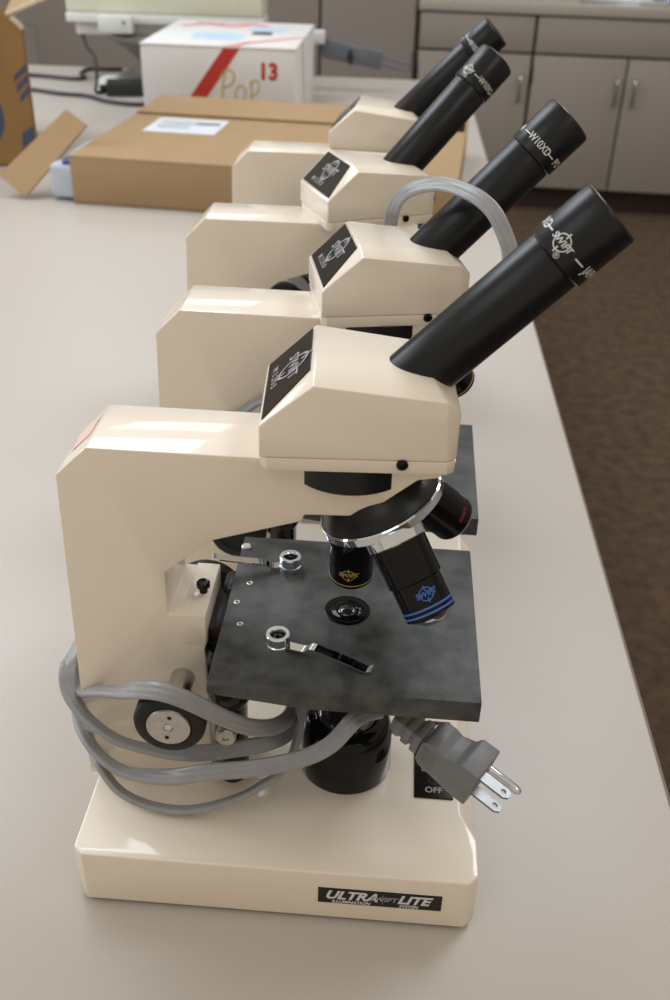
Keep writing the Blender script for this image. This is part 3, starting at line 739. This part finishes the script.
mark('marker_writing', hand, ff, M['marker'], wb)
fr = planar((WL,0,0), (0,1,0), (0,0,1), .0006)
mark('red_tape', ([(.19,0),(.205,0),(.155,WH-.003),(.135,WH-.003)], [(0,1,2,3)]), fr, M['boxpink'], wb)
ft = planar((0,0,WH+.0012), (1,0,0), (0,1,0), .0004)
mark('red_tape', join2d(([(.217,.0),(.181,.0),(.212,.055),(.230,.055)], [(0,1,2,3)]), ([(.212,.055),(.225,.038),(WL,.165),(WL,.185)], [(0,1,2,3)]), stroke([(.03,.30),(.09,.34),(.15,.31),(.19,.36),(.23,.33)],.010), stroke([(.05,.37),(.12,.36),(.2,.385)],.010)), ft, M['boxpink'], wb)
mark('blue_printing', ([(.09,.10),(.20,.09),(.205,.17),(.15,.20),(.085,.19)], [(0,1,2,3,4)]), ft, M['lightblue'], wb)
mark('blue_printing', ([(.19,.26),(.28,.24),(.285,.30),(.20,.32)], [(0,1,2,3)]), ft, M['lightblue'], wb)
bm = bmesh.new(); hexa(bm, (.212,.190,WH-.004), (.258,.235,WH+.0020), .001); finish('hand_hole', bm, M['blackpl'], wb)

# tall open carton at the left edge (origin at its near right bottom corner, local x to the right)
lb = empty('open_carton', (-.5865,1.947,TZ), R(19), 'tall open brown carton with blue printing, standing at the left edge of the photo', 'box')
BW, BD, BH = .40, .30, .240
bm = bmesh.new(); w = .005
for lo, hi in (((-BW,BD-w,0),(0,BD,BH)),((-w,0,0),(0,BD,BH-.004)),((-BW,0,0),(-BW+w,BD,BH)),((-BW,0,0),(0,BD,w))): hexa(bm, lo, hi, .0012)
rim = [(0,.236),(-.010,.247),(-.020,.256),(-.034,.264),(-.06,.272),(-.11,.282),(-.22,.290),(-BW,.292)]
t = bmesh.new(); pr = [(-BW,0),(0,0)] + rim; n = len(pr)
add_poly(t, [(x,0,z) for x,z in pr]+[(x,w,z) for x,z in pr], [tuple(range(n)),tuple(range(2*n-1,n-1,-1))]+[(i,(i+1)%n,n+(i+1)%n,n+i) for i in range(n)])
bevel(t,.001,1); merge(bm, t); finish('box_body', bm, M['card2'], lb)
def slab(name, q, th, m, parent):
    q = [Vector(v) for v in q]; nq = (q[1]-q[0]).cross(q[2]-q[1]).normalized()*th
    bm = bmesh.new(); add_poly(bm, q+[v-nq for v in q], [(0,1,2,3),(7,6,5,4),(0,4,5,1),(1,5,6,2),(2,6,7,3),(3,7,4,0)]); bevel(bm,.0008,1)
    return finish(name, bm, m, parent)
slab('top_flap', [(-.030,.004,.262),(.062,.010,.296),(.052,.290,.345),(-.006,.292,.245)], .005, M['card'], lb)
slab('flap_edge', [(-.028,.0025,.2595),(.0635,.0085,.2935),(.0635,.0135,.2985),(-.028,.0075,.2645)], .007, M['cardedge'], lb)
slab('top_flap', [(-BW,.004,.290),(-.032,.004,.262),(-.080,-.060,.375),(-BW,-.060,.395)], .005, M['card'], lb)
mark('torn_edge', stroke([(-.020,.2575),(-.010,.249),(-.001,.238)], .0045), planar((0,0,0),(1,0,0),(0,0,1),.0012), M['cardedge'], lb)
f = planar((0,0,0),(1,0,0),(0,0,1),.0006)
g = [([(-.026+dx,.130+dz),(-.004+dx*.3,.150+dz),(-.003+dx*.3,.162+dz),(-.025+dx,.142+dz)],[(0,1,2,3)]) for dx,dz in ((0,0),(-.002,.018),(.004,-.018))]
mark('arrow_printing', join2d(*g), f, M['navy'], lb)
mark('block_printing', join2d(([(-.028,.032),(-.006,.046),(-.005,.072),(-.027,.058)],[(0,1,2,3)]),([(-.030,.022),(-.010,.034),(-.010,.040),(-.030,.028)],[(0,1,2,3)])), f, M['navy'], lb)
mark('ring_printing', shift2d(ring2d(.022,.011,32,1.5),-.088,.088), f, M['navy'], lb)
mark('swirl_printing', stroke([(-.052,.235),(-.044,.205),(-.050,.170),(-.064,.152),(-.078,.175),(-.074,.215)],.0018), f, mat('dark_brown_ink',(.26,.16,.07),.8,noise=(40,(.3,.19,.08),.5)), lb)

# old monitor behind the white box
mo = empty('monitor', (-.47,2.93,TZ), R(-1.5), 'old cream monitor on a grey swivel base behind the white box', 'monitor')
bm = bmesh.new(); hexa(bm, (-.251,-.150,.172), (.252,-.030,.56), .008, 3)
prism = [(-.030,.185),(-.030,.55),(.22,.50),(.22,.22)]
t = bmesh.new(); vs = []
for x, y0_, z0_, z1_, hw in ((0,-.031,.180,.552,.244),(0,.150,.215,.50,.165)):
    vs += [(-hw,y0_,z0_),(hw,y0_,z0_),(hw,y0_,z1_),(-hw,y0_,z1_)]
add_poly(t, vs, [(0,1,2,3),(7,6,5,4),(0,4,5,1),(1,5,6,2),(2,6,7,3),(3,7,4,0)]); bevel(t,.008,2); merge(bm, t)
finish('case', bm, M['crt'], mo)
box('bottom_lip', (-.253,-.154,.150), (.254,-.030,.1725), M['crt2'], mo, .004)
box('screen', (-.200,-.1515,.235), (.200,-.146,.515), M['glass'], mo, .001)
cp = box('control_panel', (-.165,-.178,.130), (-.078,-.120,.170), M['crt2'], mo, .004)
bm = bmesh.new(); cyl(bm, (-.098,-.177,.156), (-.098,-.181,.156), .004, 16); finish('button', bm, M['slate'], cp)
box('swivel_plate', (-.236,-.130,.119), (.236,.100,.150), M['crt2'], mo, .005)
bm = bmesh.new(); lathe(bm, [(0,0),(0,.150),(.012,.152),(.020,.120),(.045,.100),(.080,.140),(.108,.190),(.120,.195),(.120,0)], (0,0,0), (0,0,1), 56)
finish('swivel_base', bm, M['crtdark'], mo)

def cable(name, pts, r, label):
    bm = bmesh.new(); tube(bm, [(x,y,TZ+z) for x,y,z in pts], r, 10, 6); o = finish(name, bm, M['blackpl'])
    return tag(o, label, 'cable', 'black cables behind the boxes')
cable('cable', [(-1.02,2.878,.0052),(-.892,2.876,.0052),(-.836,2.870,.0052),(-.777,2.850,.0052),(-.735,2.840,.0052),(-.712,2.863,.0052),(-.737,2.925,.0052),(-.735,2.995,.0052),(-.69,3.00,.0052),(-.64,3.012,.0052)], .0050, 'black cable on the table that bends back in a loop towards the monitor')
cable('cable', [(-1.00,2.690,.0052),(-.900,2.680,.0052),(-.804,2.669,.0052),(-.721,2.629,.0052),(-.650,2.610,.0052),(-.608,2.569,.0052),(-.564,2.538,.0052),(-.501,2.524,.0052),(-.470,2.56,.0052)], .0050, 'black cable lying nearest the flat brown box, in front of the looped cable')
cable('cable', [(-.700,2.838,.112),(-.668,2.740,.098),(-.640,2.690,.085),(-.634,2.672,.055),(-.634,2.668,.030),(-.636,2.660,.0052),(-.610,2.700,.0052),(-.560,2.735,.0052)], .0042, 'black cable hanging from the monitor down to the table')
pb = empty('shade_block', (-.560,2.668,TZ), R(12), 'plain black block filling in the shade under the monitor, left of the white box', 'block')  # black block put in for the dark shading below the monitor
box('block_body', (-.050,-.030,0), (.062,.030,.034), M['blackpl'], pb, .004)
box('block_stub', (-.068,-.008,.010), (-.049,.008,.024), M['rubber'], pb, .003)
pa = empty('computer_mouse', (-.625,2.762,TZ), R(60), 'small white mouse among the cables under the monitor', 'mouse')
bm = bmesh.new()
bmesh.ops.create_uvsphere(bm, u_segments=28, v_segments=16, radius=1); bmesh.ops.scale(bm, vec=(.045,.028,.030), verts=bm.verts[:])
bmesh.ops.bisect_plane(bm, geom=bm.verts[:]+bm.edges[:]+bm.faces[:], plane_co=(0,0,0), plane_no=(0,0,-1), clear_outer=True)
bmesh.ops.holes_fill(bm, edges=[e for e in bm.edges if e.is_boundary]); finish('shell', bm, M['crt2'], pa)
box('button', (.006,-.010,.0255), (.034,.010,.0275), M['crt2'], pa, .001)

# clamp on a stand behind the white box
cl = empty('clamp_stand', (-.125,2.775,TZ), R(2), 'slate grey clamp with two thin rods, on a stand behind the white box', 'clamp')
box('stand_base', (-.075,-.04,0), (.030,.065,.012), M['slate'], cl, .003)
bm = bmesh.new(); cyl(bm, (-.01,.02,.010), (-.01,.02,.155), .006, 20); finish('post', bm, M['steel'], cl)
box('boss', (-.026,-.004,.118), (.062,.036,.148), M['crt2'], cl, .003)
bm = bmesh.new(); prism_xz(bm, [(.045,.137),(.055,.085),(.208,.058),(.212,.104),(.140,.113),(.100,.124)][::-1], .004, .030, .003, 2)
finish('jaw', bm, M['slate'], cl)
bm = bmesh.new(); cyl(bm, (.128,-.002,.088), (.128,.006,.088), .009, 20); cyl(bm, (.128,.000,.070), (.128,.002,.106), .004, 12); finish('wing_screw', bm, M['blackpl'], cl)
for z0_, z1_ in ((.092,.072),(.074,.056)):
    bm = bmesh.new(); tube(bm, [(.195,.016,z0_),(.240,.016,(z0_+z1_)/2),(.286,.016,z1_)], .0032, 10, 4); finish('rod', bm, M['slate'], cl)
bm = bmesh.new(); tube(bm, [(.286,.016,.052),(.287,.016,.080),(.288,.016,.106)], .0032, 10, 4); finish('cross_rod', bm, M['slate'], cl)

# ------------------------------------------------------------------ light: ceiling panels and the room's soft daylight
def panel(x, y, sx, sy, w, col=(1,.97,.92), z=2.72):
    l = bpy.data.lights.new('ceiling_panel_light', 'AREA'); l.shape = 'RECTANGLE'; l.size = sx; l.size_y = sy; l.energy = w; l.color = col
    o = bpy.data.objects.new('ceiling_panel_light', l); COL.objects.link(o); o.location = (x,y,z); return o
for x in (-.85, 1.25):
    for y in (-.6, 1.9, 4.2):
        panel(x, y, .8 if x < 0 else .6, 1.4 if x < 0 else 1.2, {-.6: 5, 1.9: 23.5, 4.2: 9}[y], (.86,.94,1.04))
l = bpy.data.lights.new('window_daylight', 'AREA'); l.shape = 'RECTANGLE'; l.size = 2.6; l.size_y = 1.4; l.energy = 62; l.color = (.84,.93,1)
o = bpy.data.objects.new('window_daylight', l); COL.objects.link(o); o.location = (-2.9,1.7,1.95); o.rotation_euler = (0,R(-90),0); o.rotation_euler = Vector((1,-.25,-.35)).to_track_quat('-Z','Y').to_euler()
w = bpy.data.worlds.new('room_light'); scene.world = w; w.use_nodes = True
bg = w.node_tree.nodes['Background']; bg.inputs['Color'].default_value = (1,.855,.65,1); bg.inputs['Strength'].default_value = .58
scene.view_settings.view_transform = 'Standard'; scene.view_settings.look = 'None'; scene.view_settings.gamma = 1
scene.view_settings.use_curve_mapping = False; scene.view_settings.exposure = 0.0
scene.cycles.use_denoising = True
scene.cycles.max_bounces = 8
